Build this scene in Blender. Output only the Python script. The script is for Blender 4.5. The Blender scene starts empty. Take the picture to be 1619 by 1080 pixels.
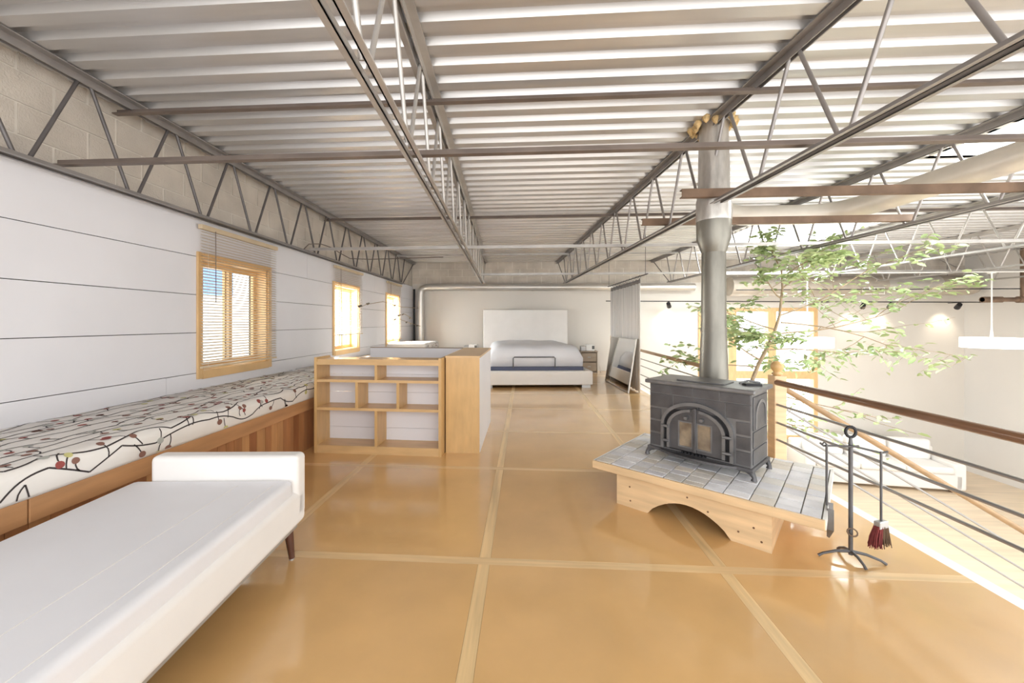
import bpy, math, random
from mathutils import Vector, Matrix
R = random.Random(7)
PI = math.pi
sc = bpy.context.scene
col = sc.collection

# ------------------------------------------------------------------ camera
cam_d = bpy.data.cameras.new('camera'); cam = bpy.data.objects.new('camera', cam_d); col.objects.link(cam)
cam.location = (0, 0, 1.35)
cam.rotation_euler = (PI/2, 0, math.atan(.062))
cam_d.sensor_width = 36; cam_d.lens = 620/1619*36
cam_d.shift_x = (809.5-790.5)/1619
cam_d.shift_y = -(540-510)/1619
cam_d.clip_start = .02
sc.camera = cam

# ------------------------------------------------------------------ sky
w = bpy.data.worlds.new('sky'); sc.world = w; w.use_nodes = True
nt = w.node_tree; bg = nt.nodes['Background']
tc = nt.nodes.new('ShaderNodeTexCoord'); sx = nt.nodes.new('ShaderNodeSeparateXYZ'); rp = nt.nodes.new('ShaderNodeValToRGB')
nt.links.new(tc.outputs['Generated'], sx.inputs[0]); nt.links.new(sx.outputs['Z'], rp.inputs[0])
rp.color_ramp.elements[0].position = 0.0; rp.color_ramp.elements[0].color = (1, .99, .97, 1)
rp.color_ramp.elements[1].position = 1.0; rp.color_ramp.elements[1].color = (.86, .93, 1, 1)
nt.links.new(rp.outputs[0], bg.inputs[0])
bg.inputs[1].default_value = 2.5
vs = sc.view_settings
vs.view_transform = 'Standard'; vs.look = 'None'; vs.gamma = 1; vs.use_curve_mapping = False
vs.exposure = 0.6
sc.cycles.max_bounces = 10; sc.cycles.diffuse_bounces = 6; sc.cycles.transparent_max_bounces = 24

# daylight entering through the two roof lights
def area(name, loc, sx_, sy_, energy, rot=(0,0,0), color=(1,1,1)):
    d = bpy.data.lights.new(name, 'AREA'); d.shape = 'RECTANGLE'; d.size = sx_; d.size_y = sy_; d.energy = energy; d.color = color
    o = bpy.data.objects.new(name, d); o.location = loc; o.rotation_euler = rot; col.objects.link(o); return o
area('skylight_daylight', (5.2, 3.75, 3.35), 1.9, 1.0, 165)
area('skylight_daylight', (5.1, 8.1, 3.35), 1.8, 1.9, 170)
# daylight entering through the two far left windows and the big back windows
area('window_daylight', (-3.6, 6.89, 1.5), 1.3, 1.3, 120, (0, -PI/2, 0))
area('window_daylight', (-3.6, 9.36, 1.5), 1.3, 1.3, 190, (0, -PI/2, 0))
area('window_daylight', (6.3, 11.6, 0), 3.2, 3.6, 70, (-PI/2, 0, 0))

# ------------------------------------------------------------------ materials
M = {}
def mat(name, c, rough=.6, metal=0, var=.06, scale=6, stretch=(1,1,1), bump=0, bscale=60, coat=0, coatr=.1, c2=None, det=4, spec=.5, obj=True):
    m = bpy.data.materials.new(name); m.use_nodes = True; t = m.node_tree; b = t.nodes['Principled BSDF']
    tcn = t.nodes.new('ShaderNodeTexCoord'); mp = t.nodes.new('ShaderNodeMapping'); mp.inputs['Scale'].default_value = stretch
    t.links.new(tcn.outputs['Object'], mp.inputs[0])
    n = t.nodes.new('ShaderNodeTexNoise'); n.inputs['Scale'].default_value = scale; n.inputs['Detail'].default_value = det
    t.links.new(mp.outputs[0], n.inputs[0])
    r = t.nodes.new('ShaderNodeValToRGB'); r.color_ramp.elements[0].position = .3; r.color_ramp.elements[1].position = .7
    a = tuple(max(0, x*(1-var)) for x in c); d = tuple(min(1, x*(1+var)) for x in c)
    if c2: d = c2; a = c
    r.color_ramp.elements[0].color = (*a, 1); r.color_ramp.elements[1].color = (*d, 1)
    t.links.new(n.outputs[0], r.inputs[0]); t.links.new(r.outputs[0], b.inputs['Base Color'])
    b.inputs['Roughness'].default_value = rough; b.inputs['Metallic'].default_value = metal
    b.inputs['Specular IOR Level'].default_value = spec
    if coat: b.inputs['Coat Weight'].default_value = coat; b.inputs['Coat Roughness'].default_value = coatr
    if bump:
        n2 = t.nodes.new('ShaderNodeTexNoise'); n2.inputs['Scale'].default_value = bscale; n2.inputs['Detail'].default_value = 3
        t.links.new(mp.outputs[0], n2.inputs[0])
        bp = t.nodes.new('ShaderNodeBump'); bp.inputs['Strength'].default_value = bump; bp.inputs['Distance'].default_value = .01
        t.links.new(n2.outputs[0], bp.inputs['Height']); t.links.new(bp.outputs[0], b.inputs['Normal'])
    M[name] = m; return m
mat('white_board', (.76,.76,.80), .35, var=.03, scale=1.5)
mat('dark_gap', (.06,.055,.05), .9)
mat('block', (.57,.52,.46), .85, var=.14, scale=3, bump=.5, bscale=90)
mat('mortar', (.70,.66,.60), .9)
mat('plaster', (.66,.63,.59), .6, var=.03, scale=.8)
mat('plaster_white', (.74,.73,.72), .6, var=.02, scale=.8)
mat('deck', (.60,.59,.585), .36, metal=.62, var=.1, scale=2.2, stretch=(.35,2.5,1))
mat('steel_backlit', (.13,.12,.12), .45, metal=.4, var=.15)  # backlit darkness of the left joist's web bars put into the steel colour
mat('steel', (.31,.29,.28), .42, metal=.5, var=.15, scale=5)
mat('steel_light', (.50,.48,.46), .38, metal=.5, var=.12, scale=5)
mat('bar_brown', (.17,.135,.115), .5, metal=.3, var=.2, scale=4)
mat('rust', (.19,.125,.085), .7, metal=.2, var=.3, scale=5)
mat('floor_panel', (.68,.415,.17), .32, var=.09, scale=2.2, coat=1, coatr=.09, bump=.03, bscale=300, det=6)
mat('floor_strip', (.75,.53,.27), .34, var=.18, scale=3, stretch=(9,.6,1), coat=.5, coatr=.14)
mat('floor_strip_x', (.74,.52,.27), .34, var=.16, scale=3, stretch=(.6,9,1), coat=.5, coatr=.14)
mat('lower_floor', (.72,.58,.42), .4, var=.12, scale=2, stretch=(.4,5,1), coat=.3)
mat('knot', (.16,.08,.04), .6)
mat('pine', (.70,.50,.29), .45, var=.16, scale=2.2, stretch=(1,1,9), coat=.15)
mat('ply', (.60,.38,.16), .42, var=.10, scale=5, stretch=(3,3,.8), coat=.2)
mat('ply_h', (.64,.42,.20), .42, var=.10, scale=5, stretch=(.8,4,4), coat=.2)
mat('cedar', (.42,.19,.075), .5, var=.22, scale=3, stretch=(3,3,.5))
mat('cedar_red', (.33,.13,.05), .5, var=.22, scale=3, stretch=(3,3,.5))
mat('cedar_pale', (.52,.27,.11), .5, var=.2, scale=3, stretch=(3,3,.5))
mat('bench_rail', (.48,.25,.11), .5, var=.2, scale=3, stretch=(4,.5,4))
mat('window_wood', (.66,.43,.20), .4, var=.12, scale=3, stretch=(4,1,1), coat=.2)
mat('blind', (.62,.52,.40), .4, var=.03)
mat('headrail', (.62,.50,.34), .5, var=.06)
mat('fabric_white', (.80,.78,.76), .85, var=.03, scale=3, bump=.08, bscale=400)
mat('leather_white', (.74,.74,.77), .42, var=.03, scale=2, bump=.06, bscale=30)
mat('sheet', (.74,.75,.80), .8, var=.03, scale=3, bump=.15, bscale=14)
mat('navy', (.10,.11,.17), .8)
mat('leg_wood', (.09,.035,.02), .4, var=.2)
mat('grey_metal', (.45,.45,.45), .4, metal=.6)
mat('cushion', (.80,.77,.73), .85, var=.02, bump=.08, bscale=300)
mat('print_black', (.045,.035,.035), .85)
mat('print_red', (.30,.07,.06), .85)
mat('print_brown', (.24,.12,.09), .85)
mat('print_yellow', (.55,.52,.22), .85)
mat('print_grey', (.42,.43,.40), .85)
mat('iron', (.115,.113,.118), .42, metal=.55, var=.25, scale=7, bump=.12, bscale=120)
mat('iron_dark', (.03,.03,.034), .5, metal=.5, var=.2)
mat('iron_light', (.22,.22,.225), .4, metal=.6, var=.2, scale=9)
mat('fire_glass', (.07,.05,.04), .06, var=.6, scale=9, coat=1, coatr=.03, c2=(.34,.27,.19))  # beige patches put the reflected room into the glass colour
mat('flue_grey', (.24,.23,.20), .38, metal=.65, var=.25, scale=4, stretch=(2,2,.5))
mat('flue_silver', (.55,.53,.50), .35, metal=.75, var=.25, scale=7, stretch=(2,2,.6), bump=.4, bscale=18)
mat('insulation', (.66,.48,.24), .95, var=.3, scale=25, bump=1, bscale=60)
mat('grout', (.22,.20,.17), .9)
mat('duct', (.62,.60,.57), .32, metal=.6, var=.06, scale=3)
mat('duct_tan', (.47,.42,.36), .45, metal=.35, var=.14, scale=4)
mat('duct_white', (.74,.70,.63), .4, metal=.2, var=.05)
mat('curtain', (.74,.72,.70), .9, var=.2, scale=5, stretch=(1,14,.05))
mat('curtain_band', (.20,.19,.19), .9)
mat('nightstand', (.30,.24,.18), .5, var=.15, scale=4, stretch=(1,6,6))
mat('device_white', (.78,.77,.75), .4)
mat('device_dark', (.10,.10,.10), .3)
mat('cable', (.34,.33,.32), .35, metal=.6)
mat('handrail', (.20,.10,.05), .35, var=.25, scale=3, stretch=(8,.5,8), coat=.4)
mat('handrail_pale', (.32,.20,.10), .4, var=.15, scale=3, stretch=(.6,8,8))
mat('bark', (.36,.27,.18), .8, var=.25, scale=20)
mat('leaf', (.24,.34,.14), .35, var=.35, scale=1.2, c2=(.55,.66,.34))
mat('dry_leaf', (.10,.09,.07), .7, var=.3)
mat('pot', (.55,.52,.48), .6)
mat('broom_red', (.17,.03,.03), .9, var=.3, scale=30)
mat('broom_brown', (.12,.07,.04), .9, var=.3, scale=30)
mat('wire_white', (.75,.73,.70), .5)
mat('white_trim', (.82,.81,.79), .4)
mat('blue_siding', (.16,.27,.52), .7, var=.05)
mat('mirror_frame', (.62,.60,.56), .35, metal=.5)
TILES = []
for k, c in enumerate(((.74,.74,.77), (.68,.66,.63), (.78,.77,.78), (.70,.65,.58), (.66,.66,.69))):
    TILES.append(mat('tile_%d' % k, c, .45, var=.1, scale=9, bump=.3, bscale=40))
mm = bpy.data.materials.new('mirror'); mm.use_nodes = True; b = mm.node_tree.nodes['Principled BSDF']
b.inputs['Metallic'].default_value = 1; b.inputs['Roughness'].default_value = .02; b.inputs['Base Color'].default_value = (.8,.79,.77,1); M['mirror'] = mm
# clear pane: straight-through light plus mirror reflection by Fresnel
g = bpy.data.materials.new('glass'); g.use_nodes = True; t = g.node_tree; t.nodes.clear()
o_ = t.nodes.new('ShaderNodeOutputMaterial'); mx = t.nodes.new('ShaderNodeMixShader')
lw_ = t.nodes.new('ShaderNodeLayerWeight'); lw_.inputs[0].default_value = .5
fr = t.nodes.new('ShaderNodeMath'); fr.operation = 'POWER'; fr.inputs[1].default_value = 5; pw = fr
fr = t.nodes.new('ShaderNodeMath'); fr.operation = 'MULTIPLY_ADD'; fr.inputs[1].default_value = .5; fr.inputs[2].default_value = .03
t.links.new(lw_.outputs['Facing'], pw.inputs[0]); t.links.new(pw.outputs[0], fr.inputs[0])
tr = t.nodes.new('ShaderNodeBsdfTransparent'); gl = t.nodes.new('ShaderNodeBsdfGlossy'); gl.inputs['Roughness'].default_value = .02
tr.inputs[0].default_value = (.96,.98,.97,1)
t.links.new(fr.outputs[0], mx.inputs[0]); t.links.new(tr.outputs[0], mx.inputs[1]); t.links.new(gl.outputs[0], mx.inputs[2]); t.links.new(mx.outputs[0], o_.inputs[0])
M['glass'] = g
def emit(name, c, s):
    m = bpy.data.materials.new(name); m.use_nodes = True; b = m.node_tree.nodes['Principled BSDF']
    b.inputs['Base Color'].default_value = (*c, 1); b.inputs['Emission Color'].default_value = (*c, 1); b.inputs['Emission Strength'].default_value = s; M[name] = m
emit('lamp_diffuser', (1, .98, .95), 2.2)
emit('spot_lens', (1, .85, .65), 6)

# ------------------------------------------------------------------ mesh helpers
class MB:
    def __init__(s): s.v = []; s.f = []; s.sm = []
    def add(s, v, f, smooth=False):
        k = len(s.v); s.v += [tuple(p) for p in v]
        for q in f: s.f.append(tuple(i+k for i in q)); s.sm.append(smooth)
        return s
    def box(s, x0, x1, y0, y1, z0, z1):
        return s.add([(x0,y0,z0),(x1,y0,z0),(x1,y1,z0),(x0,y1,z0),(x0,y0,z1),(x1,y0,z1),(x1,y1,z1),(x0,y1,z1)],
                     [(0,3,2,1),(4,5,6,7),(0,1,5,4),(1,2,6,5),(2,3,7,6),(3,0,4,7)])
    def bar(s, p, q, wd, ht, up=(0,0,1)):                # rectangular bar from p to q
        p = Vector(p); q = Vector(q); d = (q-p).normalized(); u = Vector(up)
        a = d.cross(u).normalized()*wd/2; c = a.cross(d).normalized()*ht/2
        v = [p-a-c, p+a-c, p+a+c, p-a+c, q-a-c, q+a-c, q+a+c, q-a+c]
        return s.add(v, [(0,1,2,3),(7,6,5,4),(0,4,5,1),(1,5,6,2),(2,6,7,3),(3,7,4,0)])
    def tube(s, pts, r, n=8, cap=True):
        pts = [Vector(p) for p in pts]; rs = r if isinstance(r, (list, tuple)) else [r]*len(pts)
        v = []; prev = None
        for i, p in enumerate(pts):
            d = ((pts[min(i+1, len(pts)-1)]-pts[max(i-1, 0)])).normalized()
            if prev is None:
                a = d.cross(Vector((0,0,1)));
                if a.length < .05: a = d.cross(Vector((0,1,0)))
            else: a = prev-d*prev.dot(d)
            a.normalize(); prev = a; b_ = d.cross(a)
            for k in range(n):
                an = 2*PI*k/n; v.append(p+(a*math.cos(an)+b_*math.sin(an))*rs[i])
        f = [(i*n+k, i*n+(k+1)%n, (i+1)*n+(k+1)%n, (i+1)*n+k) for i in range(len(pts)-1) for k in range(n)]
        s.add(v, f, True)
        if cap:
            L = (len(pts)-1)*n
            s.add(v[:n], [tuple(reversed(range(n)))]); s.add(v[L:], [tuple(range(n))])
        return s
    def lathe(s, prof, c=(0,0,0), n=20):
        v = []
        for r, z in prof:
            for k in range(n): an = 2*PI*k/n; v.append((c[0]+r*math.cos(an), c[1]+r*math.sin(an), c[2]+z))
        f = [(i*n+k, i*n+(k+1)%n, (i+1)*n+(k+1)%n, (i+1)*n+k) for i in range(len(prof)-1) for k in range(n)]
        s.add(v, f, True)
        s.add(v[:n], [tuple(reversed(range(n)))]); s.add(v[-n:], [tuple(range(n))]); return s
    def prism(s, poly, y0, y1, ax='y'):                  # polygon in xz (ax y), xy (ax z) or yz (ax x), extruded
        n = len(poly)
        def P(a, b_, h): return (a,h,b_) if ax == 'y' else ((a,b_,h) if ax == 'z' else (h,a,b_))
        v = [P(a,b_,y0) for a,b_ in poly]+[P(a,b_,y1) for a,b_ in poly]
        return s.add(v, [tuple(range(n)), tuple(reversed(range(n,2*n)))]+[(i, n+i, n+(i+1)%n, (i+1)%n) for i in range(n)])
    def ringprism(s, outer, inner, y0, y1):              # strip between two open polylines in xz, extruded in y
        n = len(outer); v = []
        for y in (y0, y1):
            v += [(a,y,b_) for a,b_ in outer]+[(a,y,b_) for a,b_ in inner]
        f = []
        for i in range(n-1):
            f += [(i,i+1,n+i+1,n+i), (2*n+i,3*n+i,3*n+i+1,2*n+i+1), (i,2*n+i,2*n+i+1,i+1), (n+i,n+i+1,3*n+i+1,3*n+i)]
        f += [(0,n,3*n,2*n), (n-1,3*n-1,4*n-1,2*n-1)]
        return s.add(v, f)
    def build(s, name, m, parent=None, bevel=0, local=False, seg=2, subsurf=0):
        me = bpy.data.meshes.new(name); v = s.v
        if parent is not None and not local:
            im = ROOT[parent.name].inverted(); v = [im @ Vector(p) for p in v]
        me.from_pydata([tuple(p) for p in v], [], s.f); me.polygons.foreach_set('use_smooth', s.sm)
        me.update(); fixn(me)
        me.materials.append(M[m] if isinstance(m, str) else m)
        o = bpy.data.objects.new(name, me); col.objects.link(o)
        if parent is not None: o.parent = parent; ROOT[o.name] = ROOT[parent.name]
        else: ROOT[o.name] = Matrix.Identity(4)
        if bevel:
            b_ = o.modifiers.new('bevel', 'BEVEL'); b_.width = bevel; b_.segments = seg; b_.limit_method = 'ANGLE'; b_.angle_limit = .7
            if seg > 2:
                me.polygons.foreach_set('use_smooth', [True]*len(me.polygons)); wn = o.modifiers.new('wn', 'WEIGHTED_NORMAL')
        if subsurf: ss = o.modifiers.new('ss', 'SUBSURF'); ss.levels = subsurf; ss.render_levels = subsurf
        return o
import bmesh
def fixn(me):
    bm = bmesh.new(); bm.from_mesh(me); bmesh.ops.recalc_face_normals(bm, faces=bm.faces); bm.to_mesh(me); bm.free()
ROOT = {}
def tag(o, label, cat, group=None):
    o['label'] = label; o['category'] = cat
    if group: o['group'] = group
    return o
def thing(name, label, cat, loc=(0,0,0), rz=0, group=None):
    o = bpy.data.objects.new(name, None); o.empty_display_size = .1; col.objects.link(o); o.location = loc; o.rotation_euler = (0,0,rz)
    ROOT[o.name] = Matrix.Translation(loc) @ Matrix.Rotation(rz, 4, 'Z'); return tag(o, label, cat, group)
def struct(o, label=None):
    o['kind'] = 'structure'
    if label: o['label'] = label
    return o
def sempty(name, loc, label=None):
    o = bpy.data.objects.new(name, None); col.objects.link(o); o.location = loc; ROOT[o.name] = Matrix.Translation(loc); return struct(o, label)
def B(*a): return MB().box(*a)

# ------------------------------------------------------------------ the setting
EDGE = 2.34; BACK = 11.1; LEFT = -3.2; RIGHT = 11.6; ZL = -2.55; DECK = 3.06; Y0 = -1.6
WINS = [(3.70, 4.70), (6.42, 7.36), (8.93, 9.79)]; WZ0, WZ1 = .855, 1.997
# loft floor
fl = struct(B(LEFT-.2, EDGE-.002, Y0, BACK, -.25, -.014).build('floor', 'dark_gap'), 'glossy amber panel floor of the loft with pale wood strips')
strips_x = [-2.83, -1.53, -.225, 1.085]; cross = [-.42, .90, 2.21, 3.62, 4.86, 6.17, 7.47, 8.77, 10.07]
xs = [LEFT]+strips_x+[EDGE]; ys = [Y0]+cross+[BACK]; sw = .032
for i in range(len(xs)-1):
    for j in range(len(ys)-1):
        a = xs[i]+(sw+.001 if i else 0); b_ = xs[i+1]-(sw+.001 if i < len(xs)-2 else 0)
        c = ys[j]+(sw+.001 if j else 0); d = ys[j+1]-(sw+.001 if j < len(ys)-2 else 0)
        B(a, b_, c, d, -.014, 0).build('floor_panel', 'floor_panel', fl)
for x in strips_x:
    for j in range(len(ys)-1):
        c = ys[j]+(sw+.001 if j else 0); d = ys[j+1]-(sw+.001 if j < len(ys)-2 else 0)
        B(x-sw, x+sw, c, d, -.014, 0).build('floor_strip', 'floor_strip', fl)
for y in cross: B(LEFT, EDGE, y-sw, y+sw, -.014, 0).build('floor_strip', 'floor_strip_x', fl)
struct(B(EDGE, EDGE+.09, Y0, 3.99, -.32, -.004).build('trim_1', 'white_trim'), 'white painted cap along the open edge of the loft')
struct(B(EDGE, EDGE+.09, 5.02, BACK, -.32, -.004).build('trim_2', 'white_trim'), 'white painted edge of the loft beyond the stove')
struct(B(EDGE-1, RIGHT+.2, Y0, BACK, ZL-.2, ZL).build('floor_lower', 'lower_floor'), 'pale wooden floor of the room below the loft')
struct(B(EDGE-.25, EDGE-.02, Y0, BACK, ZL, -.25).build('wall_under', 'plaster_white'), 'white wall under the loft edge')
# left wall: core with window openings, boards, blocks
core = MB(); X0, X1 = LEFT-.24, LEFT-.022
core.box(X0, X1, Y0, BACK, -.25, WZ0); core.box(X0, X1, Y0, BACK, WZ1, 2.4)
yy = [Y0]+[q for w_ in WINS for q in w_]+[BACK]
for k in range(0, len(yy), 2): core.box(X0, X1, yy[k], yy[k+1], WZ0, WZ1)
wl = struct(core.build('wall_left', 'dark_gap'), 'left wall of white boards below tan concrete blocks')
B(X0, X1-.005, Y0, BACK, 2.4, 3.25).build('block_backing', 'mortar', wl)
rows = [(0, .47), (.47, .855), (.855, 1.25), (1.25, 1.622), (1.622, 1.997), (1.997, 2.385)]
gp = .003
for k, (z0, z1) in enumerate(rows):
    segs = [(yy[i], yy[i+1]) for i in range(0, len(yy), 2)] if z0 >= WZ0 and z1 <= WZ1 else [(Y0, [3.32, 3.32, 0, 0, 0, 2.2+3.4][k]), ([3.32, 3.32, 0, 0, 0, 5.6][k], 8.2), (8.2, BACK)]
    for a, b_ in segs:
        B(LEFT-.022, LEFT, a+(.0015), b_-.0015, z0+gp, z1-gp).build('wall_board', 'white_board', wl)
zc = [2.39, 2.55, 2.755, 2.96, 3.1]
for k in range(4):
    y = Y0-(.2 if k % 2 else 0)
    while y < BACK-.02:
        a, b_ = max(y, Y0), min(y+.4, BACK)
        if b_-a > .05 and b_ > .9: B(LEFT-.03, LEFT-.018+R.uniform(-.002,.002), a+.005, b_-.005, zc[k]+.005, zc[k+1]-.005).build('concrete_block', 'block', wl)
        y += .41
# back wall with window openings (three lights wide, two rows) on the open side
BW = [(4.82, 5.62), (5.72, 6.66), (6.76, 7.84)]; BZ = [(-1.75, -.12), (-.02, 1.70)]
wb = MB(); yb0, yb1 = BACK, BACK+.25
bx = [EDGE]+[q for a in BW for q in a]+[RIGHT]
wb.box(LEFT-.24, EDGE, yb0, yb1, -.25, 3.25)
for k in range(0, len(bx), 2): wb.box(bx[k], bx[k+1], yb0, yb1, BZ[0][0], BZ[1][1])
for a, b_ in BW: wb.box(a, b_, yb0, yb1, BZ[0][1], BZ[1][0])
wb.box(EDGE, RIGHT, yb0, yb1, ZL-.2, BZ[0][0]); wb.box(EDGE, RIGHT, yb0, yb1, BZ[1][1], 3.25)
wbk = struct(wb.build('wall_back', 'plaster'), 'back wall painted pale greige below a band of concrete blocks')
for k in range(3):
    z0 = 2.45+.205*k; x = LEFT-(.2 if k % 2 else 0)
    while x < RIGHT-.02:
        a, b_ = max(x, LEFT), min(x+.4, RIGHT)
        if b_-a > .05: B(a+.005, b_-.005, BACK-.02+R.uniform(-.002,.002), BACK+.01, z0+.005, z0+.2).build('concrete_block', 'block', wbk)
        x += .41
struct(B(LEFT, RIGHT, BACK-.012, BACK, 2.45, 3.07).build('trim_3', 'mortar'), 'mortar face behind the top block courses of the back wall')
struct(B(RIGHT, RIGHT+.25, 3.2, BACK+.25, ZL-.2, 3.25).build('wall_right', 'plaster_white'), 'plain white wall at the far right of the lower room')
# windows of the back wall
wn = 0
for r_, (z0, z1) in enumerate(BZ):
    for c_, (a, b_) in enumerate(BW):
        wn += 1
        e = sempty('window_%d' % wn, ((a+b_)/2, BACK, z0), 'wood framed window in the back wall beyond the tree')
        f = MB(); t_ = .075
        f.box(a-.05, a+t_-.02, BACK-.03, BACK+.12, z0-.05, z1+.05); f.box(b_-t_+.02, b_+.05, BACK-.03, BACK+.12, z0-.05, z1+.05)
        f.box(a+t_-.02, b_-t_+.02, BACK-.03, BACK+.12, z0-.05, z0+t_-.02); f.box(a+t_-.02, b_-t_+.02, BACK-.03, BACK+.12, z1-t_+.02, z1+.05)
        f.build('window_frame', 'window_wood', e)
        B(a+.03, b_-.03, BACK+.05, BACK+.056, z0+.03, z1-.03).build('pane', 'glass', e)
# windows of the left wall
def left_window(i, y0, y1):
    e = sempty('window_%d' % (wn+1+i), (LEFT, (y0+y1)/2, WZ0), ['wood slider window nearest the camera in the left wall', 'middle wood slider window of the left wall', 'farthest wood slider window of the left wall'][i])
    x = LEFT; cw = .06
    for q in ((y0-cw, y0, WZ0-.06, WZ1+.05), (y1, y1+cw, WZ0-.06, WZ1+.05)):
        B(x, x+.022, *q).build('side_casing', 'window_wood', e, bevel=.003)
    B(x, x+.022, y0, y1, WZ1, WZ1+.05).build('head_casing', 'window_wood', e, bevel=.003)
    B(x, x+.026, y0-.0, y1+.0, WZ0-.065, WZ0+.02).build('sill_apron', 'window_wood', e, bevel=.003)
    j = MB(); j.box(x-.2, x, y0, y0+.02, WZ0, WZ1); j.box(x-.2, x, y1-.02, y1, WZ0, WZ1); j.box(x-.2, x, y0, y1, WZ1-.02, WZ1); j.box(x-.2, x, y0, y1, WZ0, WZ0+.025)
    j.build('jamb', 'window_wood', e)
    ym = (y0+y1)/2
    for k, (a, b_, xx) in enumerate(((y0+.02, ym+.03, x-.09), (ym-.03, y1-.02, x-.13))):
        f = MB(); s_ = .05
        f.box(xx-.03, xx, a, a+s_, WZ0+.025, WZ1-.02); f.box(xx-.03, xx, b_-s_, b_, WZ0+.025, WZ1-.02)
        f.box(xx-.03, xx, a+s_, b_-s_, WZ0+.025, WZ0+.085); f.box(xx-.03, xx, a+s_, b_-s_, WZ1-.075, WZ1-.02)
        so = f.build('sash', 'window_wood', e)
        B(xx-.018, xx-.012, a+s_, b_-s_, WZ0+.08, WZ1-.07).build('pane', 'glass', so)
for i, (a, b_) in enumerate(WINS): left_window(i, a, b_)
# corrugated roof deck with two roof light openings
HOLES = [(4.2, 6.3, 3.25, 4.3), (4.05, 6.1, 7.1, 9.1)]
dk = MB(); pitch = .19
def deck(x0, x1, holes):
    y = Y0
    while y < BACK+.1:
        for (a, b_, za, zb) in ((0, .082, 0, 0), (.082, .102, 0, .042), (.102, .17, .042, .042), (.17, .19, .042, 0)):
            ym = y+(a+b_)/2
            if any(h0 < ym < h1 for h0, h1 in holes): continue
            v = [(x0,y+a,DECK+za),(x1,y+a,DECK+za),(x1,y+b_,DECK+zb),(x0,y+b_,DECK+zb)]
            dk.add(v+[(p[0],p[1],p[2]+.006) for p in v], [(0,1,2,3),(7,6,5,4),(0,4,5,1),(2,6,7,3)])
        y += pitch
cuts = [LEFT-.2, 4.05, 4.2, 6.1, 6.3, RIGHT+.2]
for i in range(5):
    xm = (cuts[i]+cuts[i+1])/2
    deck(cuts[i], cuts[i+1], [(h[2], h[3]) for h in HOLES if h[0] < xm < h[1]])
me = dk
ceil = struct(me.build('ceiling', 'deck'), 'ribbed galvanised steel roof deck')
for k, (a, b_, c, d) in enumerate(HOLES):
    e = sempty('window_%d' % (wn+4+k), ((a+b_)/2, (c+d)/2, DECK), ['bright skylight in the roof at the upper right', 'bright skylight above the tree'][k])
    f = MB(); f.box(a-.05, a, c-.05, d+.05, DECK, DECK+.2); f.box(b_, b_+.05, c-.05, d+.05, DECK, DECK+.2); f.box(a, b_, c-.05, c, DECK, DECK+.2); f.box(a, b_, d, d+.05, DECK, DECK+.2)
    f.build('curb', 'white_trim', e); B(a-.02, b_+.02, c-.02, d+.02, DECK+.2, DECK+.21).build('pane', 'glass', e)

# ------------------------------------------------------------------ roof joists
def joist(x2, x10, label, m, wm=None, top_end=BACK-.03, y0=Y0):
    sl = (x10-x2)/8; X = lambda y: x2+sl*(y-2)
    t = thing('roof_joist', label, 'joist', (X(BACK), BACK, 2.34), group='open web roof joists')
    ZT, ZB = DECK-.005, 2.34; ye = 10.0
    tc_, bc = MB(), MB(); g_ = .014; th = .007
    for s in (-1, 1):
        def ang(mb, ya, yb, zf, dirz, lw, g_):
            for (xa, xb, za, zb) in ((g_, g_+lw, zf, zf+dirz*th), (g_, g_+th, zf, zf+dirz*lw)):
                a0, a1 = sorted((s*xa, s*xb)); c0, c1 = sorted((za, zb))
                v = []
                for y in (ya, yb): v += [(X(y)+a0,y,c0),(X(y)+a1,y,c0),(X(y)+a1,y,c1),(X(y)+a0,y,c1)]
                mb.add(v, [(0,1,2,3),(7,6,5,4),(0,4,5,1),(1,5,6,2),(2,6,7,3),(3,7,4,0)])
        ang(tc_, y0, top_end, ZT, -1, .056, .014); ang(bc, y0, ye, ZB, 1, .032, .02)
    tc_.build('top_chord', m, t); bc.build('bottom_chord', m, t)
    yb = 2.2-.69*5; h = .345
    while yb < ye-.1:
        for s in (-1, 1):
            yt = yb+s*(h-.035)
            if yt > y0 and yb+s*.035 > y0: MB().tube([(X(yb+s*.035), yb+s*.035, ZB+.02), (X(yt), yt, ZT-.03)], .0125, 7).build('web_bar', wm or m, t)
        yb += .69
    MB().tube([(X(ye-.05), ye-.05, ZB+.02), (X(top_end-.1), top_end-.1, ZT-.03)], .0125, 7).build('web_bar', wm or m, t)
    return t
joist(-3.05, -3.13, 'open web steel roof joist running along the left block wall', 'steel', 'steel_backlit')
joist(-.65, -1.05, 'steel roof joist, coloured paler for the light it reflects, crossing above the bookshelf towards the bed', 'steel_light')  # paler steel: light caught by this joist is put into its colour
joist(1.72, 1.02, 'dark steel roof joist passing just in front of the stove flue', 'steel')
joist(4.07, 3.58, 'steel roof joist behind the white round duct at upper right', 'steel')
joist(6.72, 6.15, 'steel roof joist on the far side of the two skylights', 'steel_light')
joist(9.0, 8.5, 'steel roof joist over the drum pendant at far right', 'steel_light')
joist(11.25, 10.85, 'last steel roof joist close to the far right wall', 'steel_light')
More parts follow.
